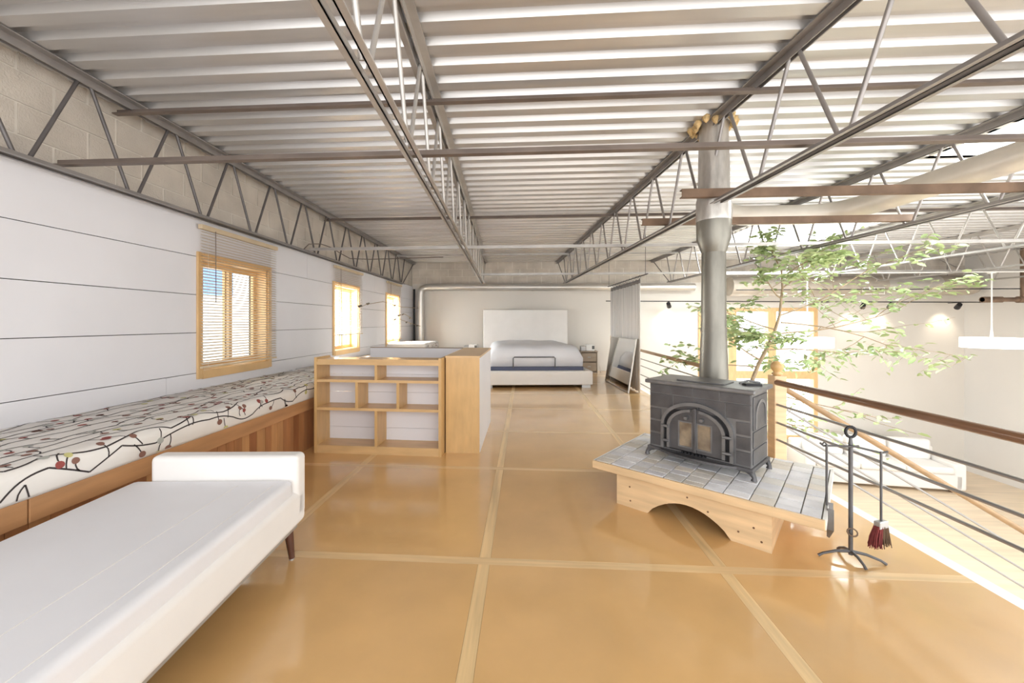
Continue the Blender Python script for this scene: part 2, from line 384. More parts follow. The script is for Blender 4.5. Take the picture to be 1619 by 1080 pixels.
# horizontal bridging
def bridge(x0, x1, y, z, m, label, dy=0):
    mb = MB(); mb.bar((x0, y, z), (x1, y+dy, z), .045, .008); mb.bar((x0, y+.02, z+.02), (x1, y+dy+.02, z+.02), .008, .045)
    tag(mb.build('bridging_bar', m), label, 'steel bar', 'bridging bars across the joists')
bridge(-3.17, RIGHT, 2.85, 2.965, 'bar_brown', 'nearest upper steel bridging bar hung right under the deck')
bridge(-3.12, RIGHT, 2.42, 2.395, 'bar_brown', 'nearest lower steel bridging bar resting on the bottom chords')
bridge(-3.17, RIGHT, 6.05, 2.965, 'bar_brown', 'second upper steel bridging bar under the deck above the bookshelf')
bridge(-3.12, RIGHT, 5.5, 2.395, 'steel_light', 'second lower pale bridging bar on the bottom chords')
bridge(-3.17, RIGHT, 9.4, 2.965, 'steel_light', 'far upper pale bridging bar near the back block wall')
bridge(-1.1, RIGHT, 8.62, 2.395, 'steel_light', 'far lower pale bridging bar over the bed')
def channel(p, q, label):
    mb = MB(); mb.bar(p, q, .008, .06); mb.bar((p[0],p[1]+.02,p[2]+.03), (q[0],q[1]+.02,q[2]+.03), .05, .008); mb.bar((p[0],p[1]+.02,p[2]-.03), (q[0],q[1]+.02,q[2]-.03), .05, .008)
    tag(mb.build('steel_channel', 'rust'), label, 'steel channel', 'rusty channels beside the flue')
channel((1.30, 3.33, 2.42), (4.0, 3.33, 2.42), 'rusty steel channel passing in front of the flue')
channel((1.25, 4.25, 2.42), (3.95, 4.25, 2.42), 'rusty steel channel passing behind the flue')

# ------------------------------------------------------------------ bench along the left wall
BX = -2.27
bn = thing('window_bench', 'long built-in wooden bench under the left windows', 'bench', (LEFT, 4.5, 0))
B(LEFT+.002, BX-.03, Y0+.4, 10.4, .50, .535).build('seat_board', 'bench_rail', bn)
for a, b_ in ((Y0+.4, 1.66), (1.665, 5.8), (5.805, 10.4)): B(BX-.03, BX, a, b_, .425, .54).build('front_rail', 'bench_rail', bn, bevel=.004)
y = Y0+.4; k = 0
while y < 10.35:
    wd = R.choice((.085, .09, .11)); B(BX-.05+R.uniform(0,.003), BX-.032, y+.0015, min(y+wd, 10.4)-.0015, .0, .45).build('plank', R.choice(('cedar', 'cedar', 'cedar_pale', 'cedar_red')), bn); y += wd
def cushion(name, y0, y1, x0, x1, z0, z1, label, seed, dens=1.0):
    r = .055; n = 6
    t = thing(name, label, 'cushion', ((x0+x1)/2, (y0+y1)/2, z0), group='patterned bench cushions')
    prof = [(x0, z0), (x1-.01, z0), (x1, z0+.02)]
    prof += [(x1-r+r*math.cos(a), z1-r+r*math.sin(a)) for a in [PI/2*i/n for i in range(n+1)]]
    prof += [(x0+.02, z1), (x0, z1-.02)]
    rd = random.Random(seed); mb = MB(); N = 24; npf = len(prof)
    for i in range(N+1):
        y_ = y0+(y1-y0)*i/N; e = min(1, min(i, N-i)/1.0)
        for (a, b_) in prof: mb.v.append((a-(0 if e else (.02 if a > x0+.1 else 0)), y_, b_-(.02 if not e and b_ > z0+.05 else 0)))
    for i in range(N):
        for k in range(npf): mb.f.append((i*npf+k, i*npf+(k+1)%npf, (i+1)*npf+(k+1)%npf, (i+1)*npf+k)); mb.sm.append(True)
    mb.f.append(tuple(range(npf))); mb.sm.append(False); mb.f.append(tuple(N*npf+k for k in reversed(range(npf)))); mb.sm.append(False)
    mb.build('cover', 'cushion', t)
    # printed pattern: wandering stems with dots, laid on the cover surface
    topw = x1-r-x0; T = topw+r*PI/2+(z1-r-z0)
    def S(s_, t_, off):
        if t_ < topw: return (x0+t_, s_, z1+off)
        if t_ < topw+r*PI/2:
            a = PI/2-(t_-topw)/r; return (x1-r+(r+off)*math.cos(a), s_, z1-r+(r+off)*math.sin(a))
        return (x1+off, s_, z1-r-(t_-topw-r*PI/2))
    layers = {q: MB() for q in ('print_black', 'print_red', 'print_brown', 'print_yellow', 'print_grey')}
    def line(p, q, wd, curve=0):
        n_ = max(2, int(math.hypot(q[0]-p[0], q[1]-p[1])/.02)); pts = []
        for i in range(n_+1):
            f = i/n_; c_ = curve*math.sin(PI*f); dx, dy = q[0]-p[0], q[1]-p[1]; L = math.hypot(dx, dy)+1e-6
            pts.append((p[0]+dx*f-dy/L*c_, p[1]+dy*f+dx/L*c_))
        v = []
        for i, c_ in enumerate(pts):
            a, b_ = pts[max(0,i-1)], pts[min(n_,i+1)]; dx, dy = b_[0]-a[0], b_[1]-a[1]; L = math.hypot(dx,dy)+1e-6
            for s in (-1, 1):
                tt = min(max(c_[1]+s*dx/L*wd/2, .004), T-.012); ss = min(max(c_[0]-s*dy/L*wd/2, y0+.03), y1-.03)
                v.append(S(ss, tt, .0016))
        layers['print_black'].add(v, [(2*i, 2*i+1, 2*i+3, 2*i+2) for i in range(n_)])
    def dot(c_, rx, ry, m):
        n_ = 12; v = []
        for k in range(n_):
            a = 2*PI*k/n_; v.append(S(min(max(c_[0]+rx*math.cos(a), y0+.03), y1-.03), min(max(c_[1]+ry*math.sin(a), .004), T-.012), .0026))
        v.append(S(min(max(c_[0], y0+.03), y1-.03), min(max(c_[1], .004), T-.012), .0026))
        layers[m].add(v, [(k, (k+1)%n_, n_) for k in range(n_)])
    row = .06
    while row < T:
        s_ = y0+rd.uniform(0, .15); tcur = row+rd.uniform(-.03, .03)
        while s_ < y1-.1:
            L = rd.uniform(.16, .26); tn = row+rd.uniform(-.05, .05)
            line((s_, tcur), (min(s_+L, y1), tn), .0085, rd.uniform(-.03, .03))
            for q in range(rd.choice((1, 1, 2))):
                f = rd.uniform(.2, .8); p = (s_+L*f, tcur+(tn-tcur)*f); up = rd.choice((-1, 1)); l2 = rd.uniform(.05, .085)
                e = (p[0]+rd.uniform(-.05, .06), p[1]+up*l2); line(p, e, .007, rd.uniform(-.015, .015))
                m = rd.choice(('print_red', 'print_brown', 'print_brown', 'print_yellow', 'print_grey')); sz = rd.uniform(.015, .022)
                dot(e, sz*1.15, sz, m)
                if m in ('print_yellow', 'print_grey'): line((e[0]-.008, e[1]), (e[0]+.008, e[1]), .013)
            s_ += L; tcur = tn
        row += .105/dens
    for q, mb in layers.items():
        if mb.v: mb.build('printed_pattern', q, t)['kind'] = 'stuff'
cushion('bench_cushion', Y0+.42, 5.2, LEFT+.004, BX+.012, .541, .70, 'long white bench cushion printed with dark twigs and red dots, nearest the camera', 3)
cushion('bench_cushion', 5.21, 10.35, LEFT+.004, BX+.012, .541, .70, 'long twig-printed bench cushion lying behind the bookshelf', 4)
cushion('bench_cushion', 8.9, 10.3, LEFT+.02, BX+.012, .705, .865, 'short twig-printed cushion stacked on the bench by the silver pipe', 5)

# ------------------------------------------------------------------ blinds
def blind(i, y0, y1, zb):
    t = thing('window_blind', ['venetian blind over the left window nearest the camera', 'venetian blind over the middle left window', 'venetian blind over the farthest left window'][i], 'blind', (LEFT+.03, (y0+y1)/2, zb), group='venetian blinds')
    B(LEFT+.028, LEFT+.07, y0-.07, y1+.11, 2.265, 2.31).build('head_rail', 'headrail', t, bevel=.003)
    z = 2.24; proto = None; n_ = 0
    while z > zb+.03:
        if proto is None:
            yw = (y1-y0)/2+.075; mb = MB(); c_ = .0125; tl = .5
            dx, dz = c_*math.cos(tl), c_*math.sin(tl)
            mb.add([(-dx,-yw,dz),(dx,-yw,-dz),(dx,yw,-dz),(-dx,yw,dz),(-dx,-yw,dz+.0012),(dx,-yw,-dz+.0012),(dx,yw,-dz+.0012),(-dx,yw,dz+.0012)], [(0,1,2,3),(7,6,5,4),(0,4,5,1),(1,5,6,2),(2,6,7,3),(3,7,4,0)])
            o = mb.build('slat', 'blind', t, local=True); proto = o
        else: o = proto.copy(); col.objects.link(o); o.parent = t
        o.location = (.02, .02, z-zb); z -= .0295; n_ += 1
    B(LEFT+.036, LEFT+.064, y0-.055, y1+.095, zb, zb+.018).build('bottom_rail', 'headrail', t)
    for yc in (y0+.03, y1-.0): MB().tube([(LEFT+.05, yc, 2.27), (LEFT+.05, yc, zb+.01)], .0015, 4).build('ladder_cord', 'wire_white', t)
    MB().tube([(LEFT+.078, y0+.09, 2.27), (LEFT+.08, y0+.09, 1.55)], .004, 6).build('tilt_wand', 'bar_brown', t)
blind(0, *WINS[0], .90); blind(1, *WINS[1], 1.13); blind(2, *WINS[2], .93)

# ------------------------------------------------------------------ daybed
db = thing('daybed', 'white upholstered daybed with a low arm in the near left corner', 'daybed', (-1.645, 1.05, 0), math.radians(4.3))
L0, L1 = -1.9, 1.15; W = .455
def lb(*a): return MB().box(*a)
lb(-W, W, L0, L1, .20, .40).build('base', 'fabric_white', db, bevel=.035, local=True, seg=4)
lb(-W+.02, W-.015, L0, L1-.115, .36, .475).build('seat_cushion', 'leather_white', db, bevel=.03, local=True, seg=4)
lb(-W+.09, W, L1-.11, L1, .24, .60).build('arm', 'fabric_white', db, bevel=.03, local=True, seg=4)
lb(-W+.04, W-.04, L0+.02, L1-.03, .165, .205).build('plinth_frame', 'grey_metal', db, local=True)
for yy_ in (L0+.12, L1-.07):
    for xx in (-W+.07, W-.07):
        s = 1 if xx > 0 else -1
        lg = MB().tube([(xx, yy_, .17), (xx+s*.02, yy_, .008)], [.026, .015], 10).build('leg', 'leg_wood', db, local=True)
        MB().lathe([(.014,0),(.014,.01)], (xx+s*.02, yy_, 0), 10).build('foot_cap', 'grey_metal', lg, local=True)
for xx in (.18, .37): lb(xx, xx+.004, L0, L1-.2, .4745, .4765).build('seam', 'fabric_white', db, local=True)

# ------------------------------------------------------------------ bookshelf, cabinet, partition
bs = thing('bookshelf', 'low wooden cubby bookshelf facing the camera beside the bench', 'bookshelf', (-2.17, 3.93, 0), math.radians(-2.0))
BWD, BD, BH = 1.34, .27, .99; pt = .028
lb(0, pt, 0, BD, 0, BH).build('side_panel', 'ply', bs, local=True); lb(BWD-pt, BWD, 0, BD, 0, BH).build('side_panel', 'ply', bs, local=True)
for z in (.055, .445, .735): lb(pt, BWD-pt, .008, BD-.01, z, z+pt).build('shelf', 'ply_h', bs, local=True)
lb(pt, BWD-pt, .008, BD-.01, .945, .945+pt).build('top_board', 'ply_h', bs, local=True)
lb(pt, BWD-pt, .012, .03, 0, .055).build('kick_board', 'ply_h', bs, local=True)
lb(pt, BWD-pt, .0, .02, .915, .945).build('top_rail', 'ply_h', bs, local=True)
for z0, z1, fx in ((.473, .735, .33), (.473, .735, .67), (.763, .915, .49), (.083, .445, .49)):
    xm = pt+(BWD-2*pt)*fx; lb(xm-pt/2, xm+pt/2, .01, BD-.01, z0, z1).build('divider', 'ply', bs, local=True)
for z0, z1 in ((.02, .21), (.213, .403), (.406, .596), (.599, .789), (.792, .972)): lb(pt, BWD-pt, BD-.012, BD, z0, z1).build('back_board', 'white_board', bs, local=True)
cb = thing('side_cabinet', 'tall plywood cabinet end with white right side next to the bookshelf', 'cabinet', (-.812, 4.02, 0), 0)
lb(0, .35, 0, .02, 0, .985).build('end_panel', 'ply', cb, local=True)
lb(.332, .352, .02, 1.33, 0, .985).build('side_panel', 'white_board', cb, local=True); lb(0, .02, .02, 1.33, 0, .985).build('side_panel', 'white_board', cb, local=True)
lb(.02, .332, 1.31, 1.33, 0, .985).build('end_panel', 'ply', cb, local=True)
lb(-.005, .357, -.005, 1.335, .985, 1.005).build('top_board', 'ply_h', cb, local=True)
pa = thing('low_partition', 'low white partition panel with dark top edge behind the bookshelf', 'partition', (-1.6, 5.5, 0), math.radians(-3))
lb(-.62, .74, 0, .05, 0, .985).build('panel', 'white_board', pa, local=True); lb(-.62, .74, -.003, .053, .985, .995).build('top_edge', 'nightstand', pa, local=True)

# ------------------------------------------------------------------ bed
bd = thing('platform_bed', 'white upholstered platform bed with a tall headboard against the back wall', 'bed', (.03, 10.75, 0), math.radians(5.2))
lb(-1.15, 1.15, -2.66, -2.5, .06, .345).build('footboard', 'fabric_white', bd, bevel=.02, local=True, seg=3)
for s in (-1, 1): lb(min(s*1.03, s*1.15), max(s*1.03, s*1.15), -2.5, -.06, .06, .345).build('side_rail', 'fabric_white', bd, bevel=.02, local=True, seg=3)
lb(-1.15, 1.15, -.06, .06, .06, 1.70).build('headboard', 'fabric_white', bd, bevel=.02, local=True, seg=3)
lb(-1.0, 1.0, -2.48, -.07, .14, .42).build('mattress_base', 'navy', bd, bevel=.02, local=True)
mt = MB(); nx, ny = 26, 26; rdm = random.Random(2)
def mz(u, v):
    ex = 1-abs(2*u-1)**14*.5; ey = 1-max(0, 1-v*9)**2*.22
    return .43+.44*ex*ey+.008*math.sin(9*u+4*v)+.006*math.sin(23*u-11*v)
for j in range(ny+1):
    for i in range(nx+1):
        u, v = i/nx, j/ny; mt.v.append((-.99+1.98*u, -2.47+2.39*v, mz(u, v)))
for j in range(ny):
    for i in range(nx): k = j*(nx+1)+i; mt.f.append((k, k+1, k+nx+2, k+nx+1)); mt.sm.append(True)
ring = [i for i in range(nx+1)]+[(j+1)*(nx+1)-1 for j in range(1, ny+1)]+[ny*(nx+1)+i for i in range(nx-1, -1, -1)]+[j*(nx+1) for j in range(ny-1, 0, -1)]
base = len(mt.v); mt.v += [(mt.v[k][0]*.99, mt.v[k][1], .425) for k in ring]; n_ = len(ring)
for k in range(n_): mt.f.append((ring[k], base+k, base+(k+1)%n_, ring[(k+1)%n_])); mt.sm.append(True)
mt.f.append(tuple(base+k for k in range(n_))); mt.sm.append(False)
mt.build('mattress', 'sheet', bd, local=True)
MB().tube([(-.49,-2.5,.40),(-.49,-2.515,.60),(-.47,-2.515,.625),(.37,-2.515,.625),(.39,-2.515,.60),(.39,-2.5,.40)], .012, 8).build('retainer_bar', 'iron', bd, local=True)
for x in (-1.02, 1.02):
    for y in (-2.56, -.1): lb(x-.09, x+.09, y-.06, y+.06, 0, .06).build('foot', 'grey_metal', bd, local=True)
def nightstand(x, label):
    t = thing('nightstand', label, 'nightstand', (x, 10.75, 0), 0, 'nightstands beside the bed')
    b_ = MB(); b_.box(-.22, -.2, -.2, .2, 0, .56); b_.box(.2, .22, -.2, .2, 0, .56); b_.box(-.2, .2, .18, .2, 0, .56); b_.box(-.2, .2, -.2, .18, .0, .04)
    b_.build('body', 'nightstand', t, local=True); lb(-.23, .23, -.21, .21, .56, .59).build('top', 'nightstand', t, local=True)
    for z in (.06, .31):
        d = lb(-.19, .19, -.195, .17, z, z+.23).build('drawer', 'nightstand', t, local=True)
        lb(-.04, .04, -.21, -.195, z+.11, z+.125).build('handle', 'grey_metal', d, local=True)
nightstand(1.72, 'dark two-drawer nightstand to the right of the bed'); nightstand(-1.42, 'dark nightstand to the left of the bed mostly behind the cabinet')
def device(x, label):
    t = thing('bedside_machine', label, 'machine', (x, 10.70, .59), 0, 'white machines on the nightstands')
    lb(-.06, .17, -.12, .1, 0, .17).build('housing', 'device_white', t, bevel=.015, local=True, seg=3); lb(-.19, -.06, -.11, .09, 0, .13).build('water_tank', 'grey_metal', t, bevel=.01, local=True)
    lb(.10, .165, -.123, -.12, .05, .14).build('screen', 'device_dark', t, local=True)
device(1.70, 'small white machine with grey tank on the right nightstand'); device(-1.45, 'small white machine with grey tank on the left nightstand')
tag(MB().tube([(1.99,11.07,.45),(2.02,10.95,.3),(2.08,10.85,.06),(2.05,10.75,.012),(2.12,10.9,.012)], .006, 6).build('power_cord', 'wire_white'), 'white power cord hanging beside the right nightstand', 'cord')

# ------------------------------------------------------------------ pipes at the back
pp = thing('silver_pipe', 'silver round duct along the back wall turning down at the left corner', 'duct', (-2.93, 10.9, 0))
MB().tube([(-2.93,10.93,.0),(-2.93,10.93,2.12),(-2.92,10.93,2.22),(-2.87,10.93,2.30),(-2.78,10.93,2.34),(-2.6,10.93,2.345),(4.6,10.93,2.31)], .10, 16).build('duct', 'duct', pp)
for x in (-2.6, -1.5, .2, 2.0, 3.6): MB().tube([(x,10.93,2.34-.004*(x+2.6)),(x+.05,10.93,2.34-.004*(x+2.6))], .106, 16).build('joint_collar', 'duct', pp)
MB().tube([(-2.93,10.93,2.0),(-2.93,10.93,2.05)], .106, 16).build('joint_collar', 'duct', pp)
MB().tube([(-3.13,11.0,0),(-3.13,11.0,2.3)], .03, 8).build('dark_riser', 'iron_dark', pp)
bdct = thing('round_duct', 'big tan round air duct high along the back wall beyond the tree', 'duct', (9.5, 10.72, 2.3))
MB().tube([(5.4,10.72,2.30),(9.2,10.72,2.30)], .25, 20).build('duct', 'duct_tan', bdct); MB().tube([(9.2,10.72,2.30),(10.5,10.72,2.30)], .255, 20).build('wrapped_section', 'duct', bdct)
MB().tube([(10.5,10.72,2.30),(11.3,10.72,2.30),(11.42,10.72,2.30),(11.48,10.72,2.30)], [.25,.25,.21,.12], 20).build('end_cap', 'duct_tan', bdct)
for x in (6.2, 8.2, 10.8): MB().bar((x,10.72,2.5), (x,10.72,DECK+.005), .03, .006, (0,1,0)).build('hanger_strap', 'steel', bdct)
gr = MB(); gr.box(8.55,9.05,10.44,10.5,2.06,2.24); gr.build('air_grille', 'white_trim', bdct); B(8.58,8.78,10.43,10.44,2.08,2.22).build('louvre', 'duct_tan', bdct); B(8.82,9.02,10.43,10.44,2.08,2.22).build('louvre', 'duct_tan', bdct)
wd_ = thing('white_duct', 'white round duct running under the roof at upper right', 'duct', (3.72, 3.5, 2.53))
MB().tube([(3.80,2.35,2.61),(3.66,4.35,2.61),(3.62,4.55,2.61),(3.54,4.68,2.61),(3.42,4.76,2.61),(3.25,4.79,2.61),(2.55,4.79,2.61),(2.4,4.79,2.64),(2.32,4.79,2.72),(2.30,4.79,2.85),(2.30,4.79,3.05)], .112, 20).build('pipe', 'duct_white', wd_)
MB().tube([(3.81,2.2,2.61),(3.80,2.36,2.61)], .125, 20).build('end_collar', 'rust', wd_)
rs = thing('sprinkler_pipe', 'rusty threaded pipe with a tee fitting at far right', 'pipe', (10.9, 9.7, 1.8))
MB().tube([(11.05,9.4,3.0),(11.05,9.4,1.86)], .05, 10).build('riser', 'rust', rs); MB().tube([(10.2,9.4,1.86),(11.55,9.4,1.86)], .05, 10).build('branch', 'rust', rs)
MB().tube([(10.93,9.4,1.86),(11.17,9.4,1.86)], .075, 10).build('tee', 'rust', rs); MB().tube([(10.2,9.4,1.86),(10.6,9.4,1.86)], .068, 10).build('coupling', 'rust', rs)
tk = thing('light_track', 'thin dark lighting track along the upper back wall', 'track', (6.8, 10.68, 1.9))
MB().tube([(2.2,10.75,1.93),(11.5,10.6,1.86)], .014, 6).build('rail', 'iron_dark', tk)
for x in (2.6, 5.1, 8.0, 11.2): MB().tube([(x,10.75-.016*(x-2.2),1.93-.0075*(x-2.2)),(x,BACK,1.93-.0075*(x-2.2))], .008, 6).build('wall_bracket', 'iron_dark', tk)
for x, lab in ((3.85, 'black spotlight on the track just right of the curtain'), (9.35, 'black spotlight on the track above the warm patch of wall'), (10.95, 'black spotlight on the track next to the wall corner'), (8.7, 'black spotlight on the track near the tree tip')):
    y = 10.75-.016*(x-2.2); z = 1.93-.0075*(x-2.2)
    t = thing('spotlight', lab, 'spotlight', (x, y, z), 0, 'track spotlights')
    MB().tube([(0,0,0),(0,0,-.09)], .01, 6).build('stem', 'iron_dark', t, local=True)
    MB().tube([(-.04,-.07,-.06),(.03,.06,-.14)], [.05,.06], 12).build('lamp_head', 'iron_dark', t, local=True)
    MB().tube([(.03,.06,-.14),(.034,.067,-.144)], .05, 12).build('lens', 'spot_lens', t, local=True)
    L = bpy.data.lights.new('spot', 'SPOT'); L.energy = 22; L.spot_size = 1.5; L.spot_blend = .9; L.color = (1,.85,.65); L.shadow_soft_size = .05
    lo = bpy.data.objects.new('spot_lamp', L); lo.location = (x+.05, y-.02+.11, z-.17); lo.rotation_euler = (math.radians(35), 0, 0); col.objects.link(lo); lo.parent = t; lo.location = (.04, .075, -.155)
br = thing('dried_branch', 'thin dried branch with a few leaves tied to the corner pipe', 'branch', (-2.9, 10.8, 1.3))
rb = random.Random(4)
for (pts) in ([(-2.95,10.8,1.75),(-2.93,9.2,1.72),(-2.9,7.9,1.78),(-2.88,7.0,1.68),(-2.86,6.6,1.60)], [(-2.9,10.8,1.25),(-2.85,9.6,1.34),(-2.8,8.7,1.42),(-2.8,8.0,1.42)], [(-2.9,10.0,1.45),(-2.85,9.2,1.55),(-2.8,8.6,1.5)]):
    MB().tube(pts, [.008-.001*i for i in range(len(pts))], 5).build('twig', 'bark', br)
    for q in range(5):
        k = rb.randrange(1, len(pts)); f = rb.random(); p = Vector(pts[k-1]).lerp(Vector(pts[k]), f)
        MB().add([p, p+Vector((.02,-.09,.02)), p+Vector((.01,-.22,.0)), p+Vector((-.01,-.10,-.03))], [(0,1,2,3)]).build('leaf', 'dry_leaf', br)

# ------------------------------------------------------------------ railing
def cyl(p, q, r, n=10): return MB().tube([p, q], r, n)
nw = thing('newel_post', 'square pine newel post with ball finial behind the stove hearth', 'post', (2.39, 3.87, 0))
lb(-.055, .055, -.055, .055, -.30, .85).build('post', 'pine', nw, bevel=.006, local=True)
MB().lathe([(.03,.85),(.045,.865),(.03,.88),(.034,.89),(.052,.915),(.056,.935),(.05,.96),(.03,.98),(.008,.986)], n=18).build('finial', 'ply', nw, local=True)
np2 = tag(B(2.29, 2.39, 10.55, 10.65, 0, 1.0).build('end_post', 'pine', bevel=.006), 'pine rail post by the back wall beside the curtain', 'post')
np3 = tag(B(2.34, 2.44, 5.2, 5.3, -.3, .85).build('stair_post', 'pine', bevel=.006), 'pine rail post hidden behind the stove flue', 'post')
tag(cyl((2.36,3.82,.79), (2.36,Y0,.815), .028, 14).build('handrail', 'handrail'), 'brown round wooden handrail running from newel to the right edge', 'handrail')
tag(cyl((2.36,10.55,.80), (2.37,5.3,.765), .028, 14).build('handrail', 'handrail_pale'), 'wooden handrail behind the stove running to the curtain', 'handrail')
for z0, z1, lab in ((.582,.612,'top grey steel rail rod right of the newel post'), (.414,.448,'second grey steel rail rod right of the newel post'), (.256,.284,'lowest grey steel rail rod right of the newel post')):
    tag(cyl((2.36,3.82,z0), (2.36,Y0,z1+.02), .011, 8).build('rail_rod', 'cable'), lab, 'rail rod', 'rods of the near railing')
for z, lab in ((.62,'uppermost thin rail rod behind the stove'), (.48,'second thin rail rod behind the stove'), (.30,'third thin rail rod behind the stove'), (.11,'lowest thin rail rod behind the stove')):
    tag(cyl((2.36,10.55,z), (2.38,5.3,z-.02), .010, 8).build('rail_rod', 'cable'), lab, 'rail rod', 'rods of the far railing')
# stair going down to the right, its rail on the near side
st = thing('staircase', 'pale wooden stair dropping from the loft edge to the lower room', 'stairs', (2.45, 4.5, ZL))
n_ = 14; rise = -ZL/n_; run = .285
for k in range(1, n_): B(2.44+run*(k-1), 2.44+run*k+.02, 4.07, 4.97, -rise*k-.04, -rise*k).build('tread', 'lower_floor', st)
for y in (4.03, 4.97): MB().bar((2.44,y,-.16), (2.44+run*(n_-1),y,ZL+.06), .035, .26).build('stringer', 'white_trim', st)
sl = rise/run
tag(cyl((2.46,3.95,.74), (6.2,3.95,.74-3.74*.612), .026, 12).build('handrail', 'handrail_pale'), 'pale wooden stair handrail sloping down from the newel', 'handrail')
for dz, lab in ((.19,'upper thin sloping rod of the stair rail'), (.36,'middle thin sloping rod of the stair rail'), (.52,'lower thin sloping rod of the stair rail')):
    tag(cyl((2.46,3.95,.74-dz), (6.2,3.95,.74-dz-3.74*.612), .010, 8).build('rail_rod', 'cable'), lab, 'rail rod', 'rods of the stair railing')
tag(B(6.16,6.24,3.91,3.99,ZL,-1.5).build('stair_post', 'pine'), 'pine post at the foot of the stair rail', 'post')

# ------------------------------------------------------------------ curtain and mirror
cu = thing('curtain', 'grey striped curtain hanging between the bed and the railing', 'curtain', (2.17, 8.6, 0))
mb = MB(); N = 120; rows_ = (0.02, 1.1, 2.10)
for z in rows_+(2.18,):
    for i in range(N+1):
        f = i/N; y = 9.72-2.12*f; am = .028+.012*math.sin(f*7)
        mb.v.append((2.105+.115*f+am*math.sin(f*62+.6*math.sin(f*9)), y+.01*math.sin(z*3+f*20), z))
for j in range(3):
    for i in range(N): k = j*(N+1)+i; mb.f.append((k, k+1, k+N+2, k+N+1)); mb.sm.append(True)
def thick(o, t_): m_ = o.modifiers.new('solid', 'SOLIDIFY'); m_.thickness = t_; return o
two = MB(); two.v = mb.v; two.f = mb.f[:2*N]; two.sm = mb.sm[:2*N]; thick(two.build('panel', 'curtain', cu), .004)
hd = MB(); hd.v = mb.v; hd.f = mb.f[2*N:]; hd.sm = mb.sm[2*N:]; thick(hd.build('heading_band', 'curtain_band', cu), .004)
tag(cyl((2.09,9.95,2.245), (2.26,7.35,2.245), .012, 8).build('curtain_rod', 'iron'), 'dark curtain rod hung under the joists', 'rod')
for i in range(11):
    f = (i+.5)/11; y = 9.72-2.12*f; x = 2.105+.115*f
    MB().tube([(x+.022*math.cos(a), y, 2.225+.03*math.sin(a)) for a in [2*PI*k/10 for k in range(11)]], .004, 5, cap=False).build('ring', 'iron', cu)
for y in (7.45, 9.85): tag(cyl((2.25-.066*(y-7.45), y, 2.25), (2.25-.066*(y-7.45), y, 3.05), .005, 5).build('hanger_wire', 'iron'), 'thin wire holding the near end of the curtain rod' if y < 8 else 'thin wire holding the far end of the curtain rod', 'wire')
mr = thing('leaning_mirror', 'large framed mirror leaning on the curtain', 'mirror', (2.0, 8.4, 0))
b0, b1 = Vector((1.86,9.2,.005)), Vector((1.97,7.6,.005)); up = Vector((.15,.0,1.03)); nrm = (b1-b0).cross(up).normalized()*.02
if nrm.x < 0: nrm = -nrm
q = [b0, b1, b1+up, b0+up]; mb = MB(); mb.add([tuple(p) for p in q]+[tuple(p+nrm) for p in q], [(0,1,2,3),(7,6,5,4),(0,4,5,1),(1,5,6,2),(2,6,7,3),(3,7,4,0)]); mb.build('backing', 'mirror_frame', mr)
c = (q[0]+q[1]+q[2]+q[3])/4; ins = [p+(c-p)*.03-nrm*.15 for p in q]; ins2 = [p+nrm*.1 for p in ins]
MB().add([tuple(p) for p in ins+ins2], [(0,1,2,3),(7,6,5,4),(0,4,5,1),(1,5,6,2),(2,6,7,3),(3,7,4,0)]).build('mirror_glass', 'mirror', mr)

# ------------------------------------------------------------------ hearth and stove
HA = Vector((.545, 3.07)); HB = Vector((1.61, 2.22)); ang = math.atan2((HB-HA).y, (HB-HA).x)
he = thing('stove_hearth', 'raised pine hearth with arched base and stone tile top', 'hearth', (HA.x, HA.y, 0), ang)
HL, HW = 1.36, .99
lb(0, HL, 0, HW, .235, .262).build('top_slab', 'pine', he, local=True)
e = MB(); e.box(-.012, HL+.012, -.02, 0, .232, .288); e.build('edge_strip', 'pine', he, local=True, bevel=.004)
lb(HL, HL+.016, 0, HW, .232, .288).build('edge_strip', 'white_trim', he, local=True); lb(-.012, 0, 0, HW, .232, .288).build('edge_strip', 'white_trim', he, local=True)
lb(0, HL, 0, HW, .262, .278).build('grout_bed', 'grout', he, local=True)
rt = random.Random(11); x = .004; wds = [.125, .14, .11, .135, .12, .13, .115, .14, .125, .12]; k = 0
while x < HL-.03:
    wd = wds[k % len(wds)]
    if HL-.004-x-wd < .06: wd = HL-.004-x
    y = .004-(.05 if k % 2 else 0)
    while y < HW-.01:
        ln = rt.uniform(.075, .135); a = max(y, .004); b2 = min(y+ln, HW-.004)
        if HW-.004-b2 < .045: b2 = HW-.004
        if b2-a > .02: lb(x+.003, x+wd-.003, a+.003, b2-.003, .27, .287+rt.uniform(0,.005)).build('tile', rt.choice(TILES), he, bevel=.003, local=True)
        y = b2
    x += wd; k += 1
PX0, PX1 = .17, 1.13
arch = [(PX0,0),(PX0+.23,0)]+[(PX0+.23+.52*i/14, .135*math.sin(PI*i/14)**.75+.002) for i in range(1,14)]+[(PX0+.75,0),(PX1,0),(PX1,.235),(PX0,.235)]
MB().prism(arch, .02, .05).build('front_board', 'pine', he, local=True)
lb(PX0, PX0+.03, .05, HW-.1, 0, .235).build('side_board', 'pine', he, local=True); lb(PX1-.03, PX1, .05, HW-.1, 0, .235).build('side_board', 'pine', he, local=True); lb(PX0, PX1, HW-.1, HW-.07, 0, .235).build('back_board', 'pine', he, local=True)
for (x, z) in ((.27,.15),(.275,.05),(.665,.19),(.79,.135),(.96,.07),(1.04,.12),(1.08,.05)): MB().tube([(PX0+(x-.17),.0205,z),(PX0+(x-.17),.019,z)], .0065, 8).build('wood_knot', 'knot', he, local=True)

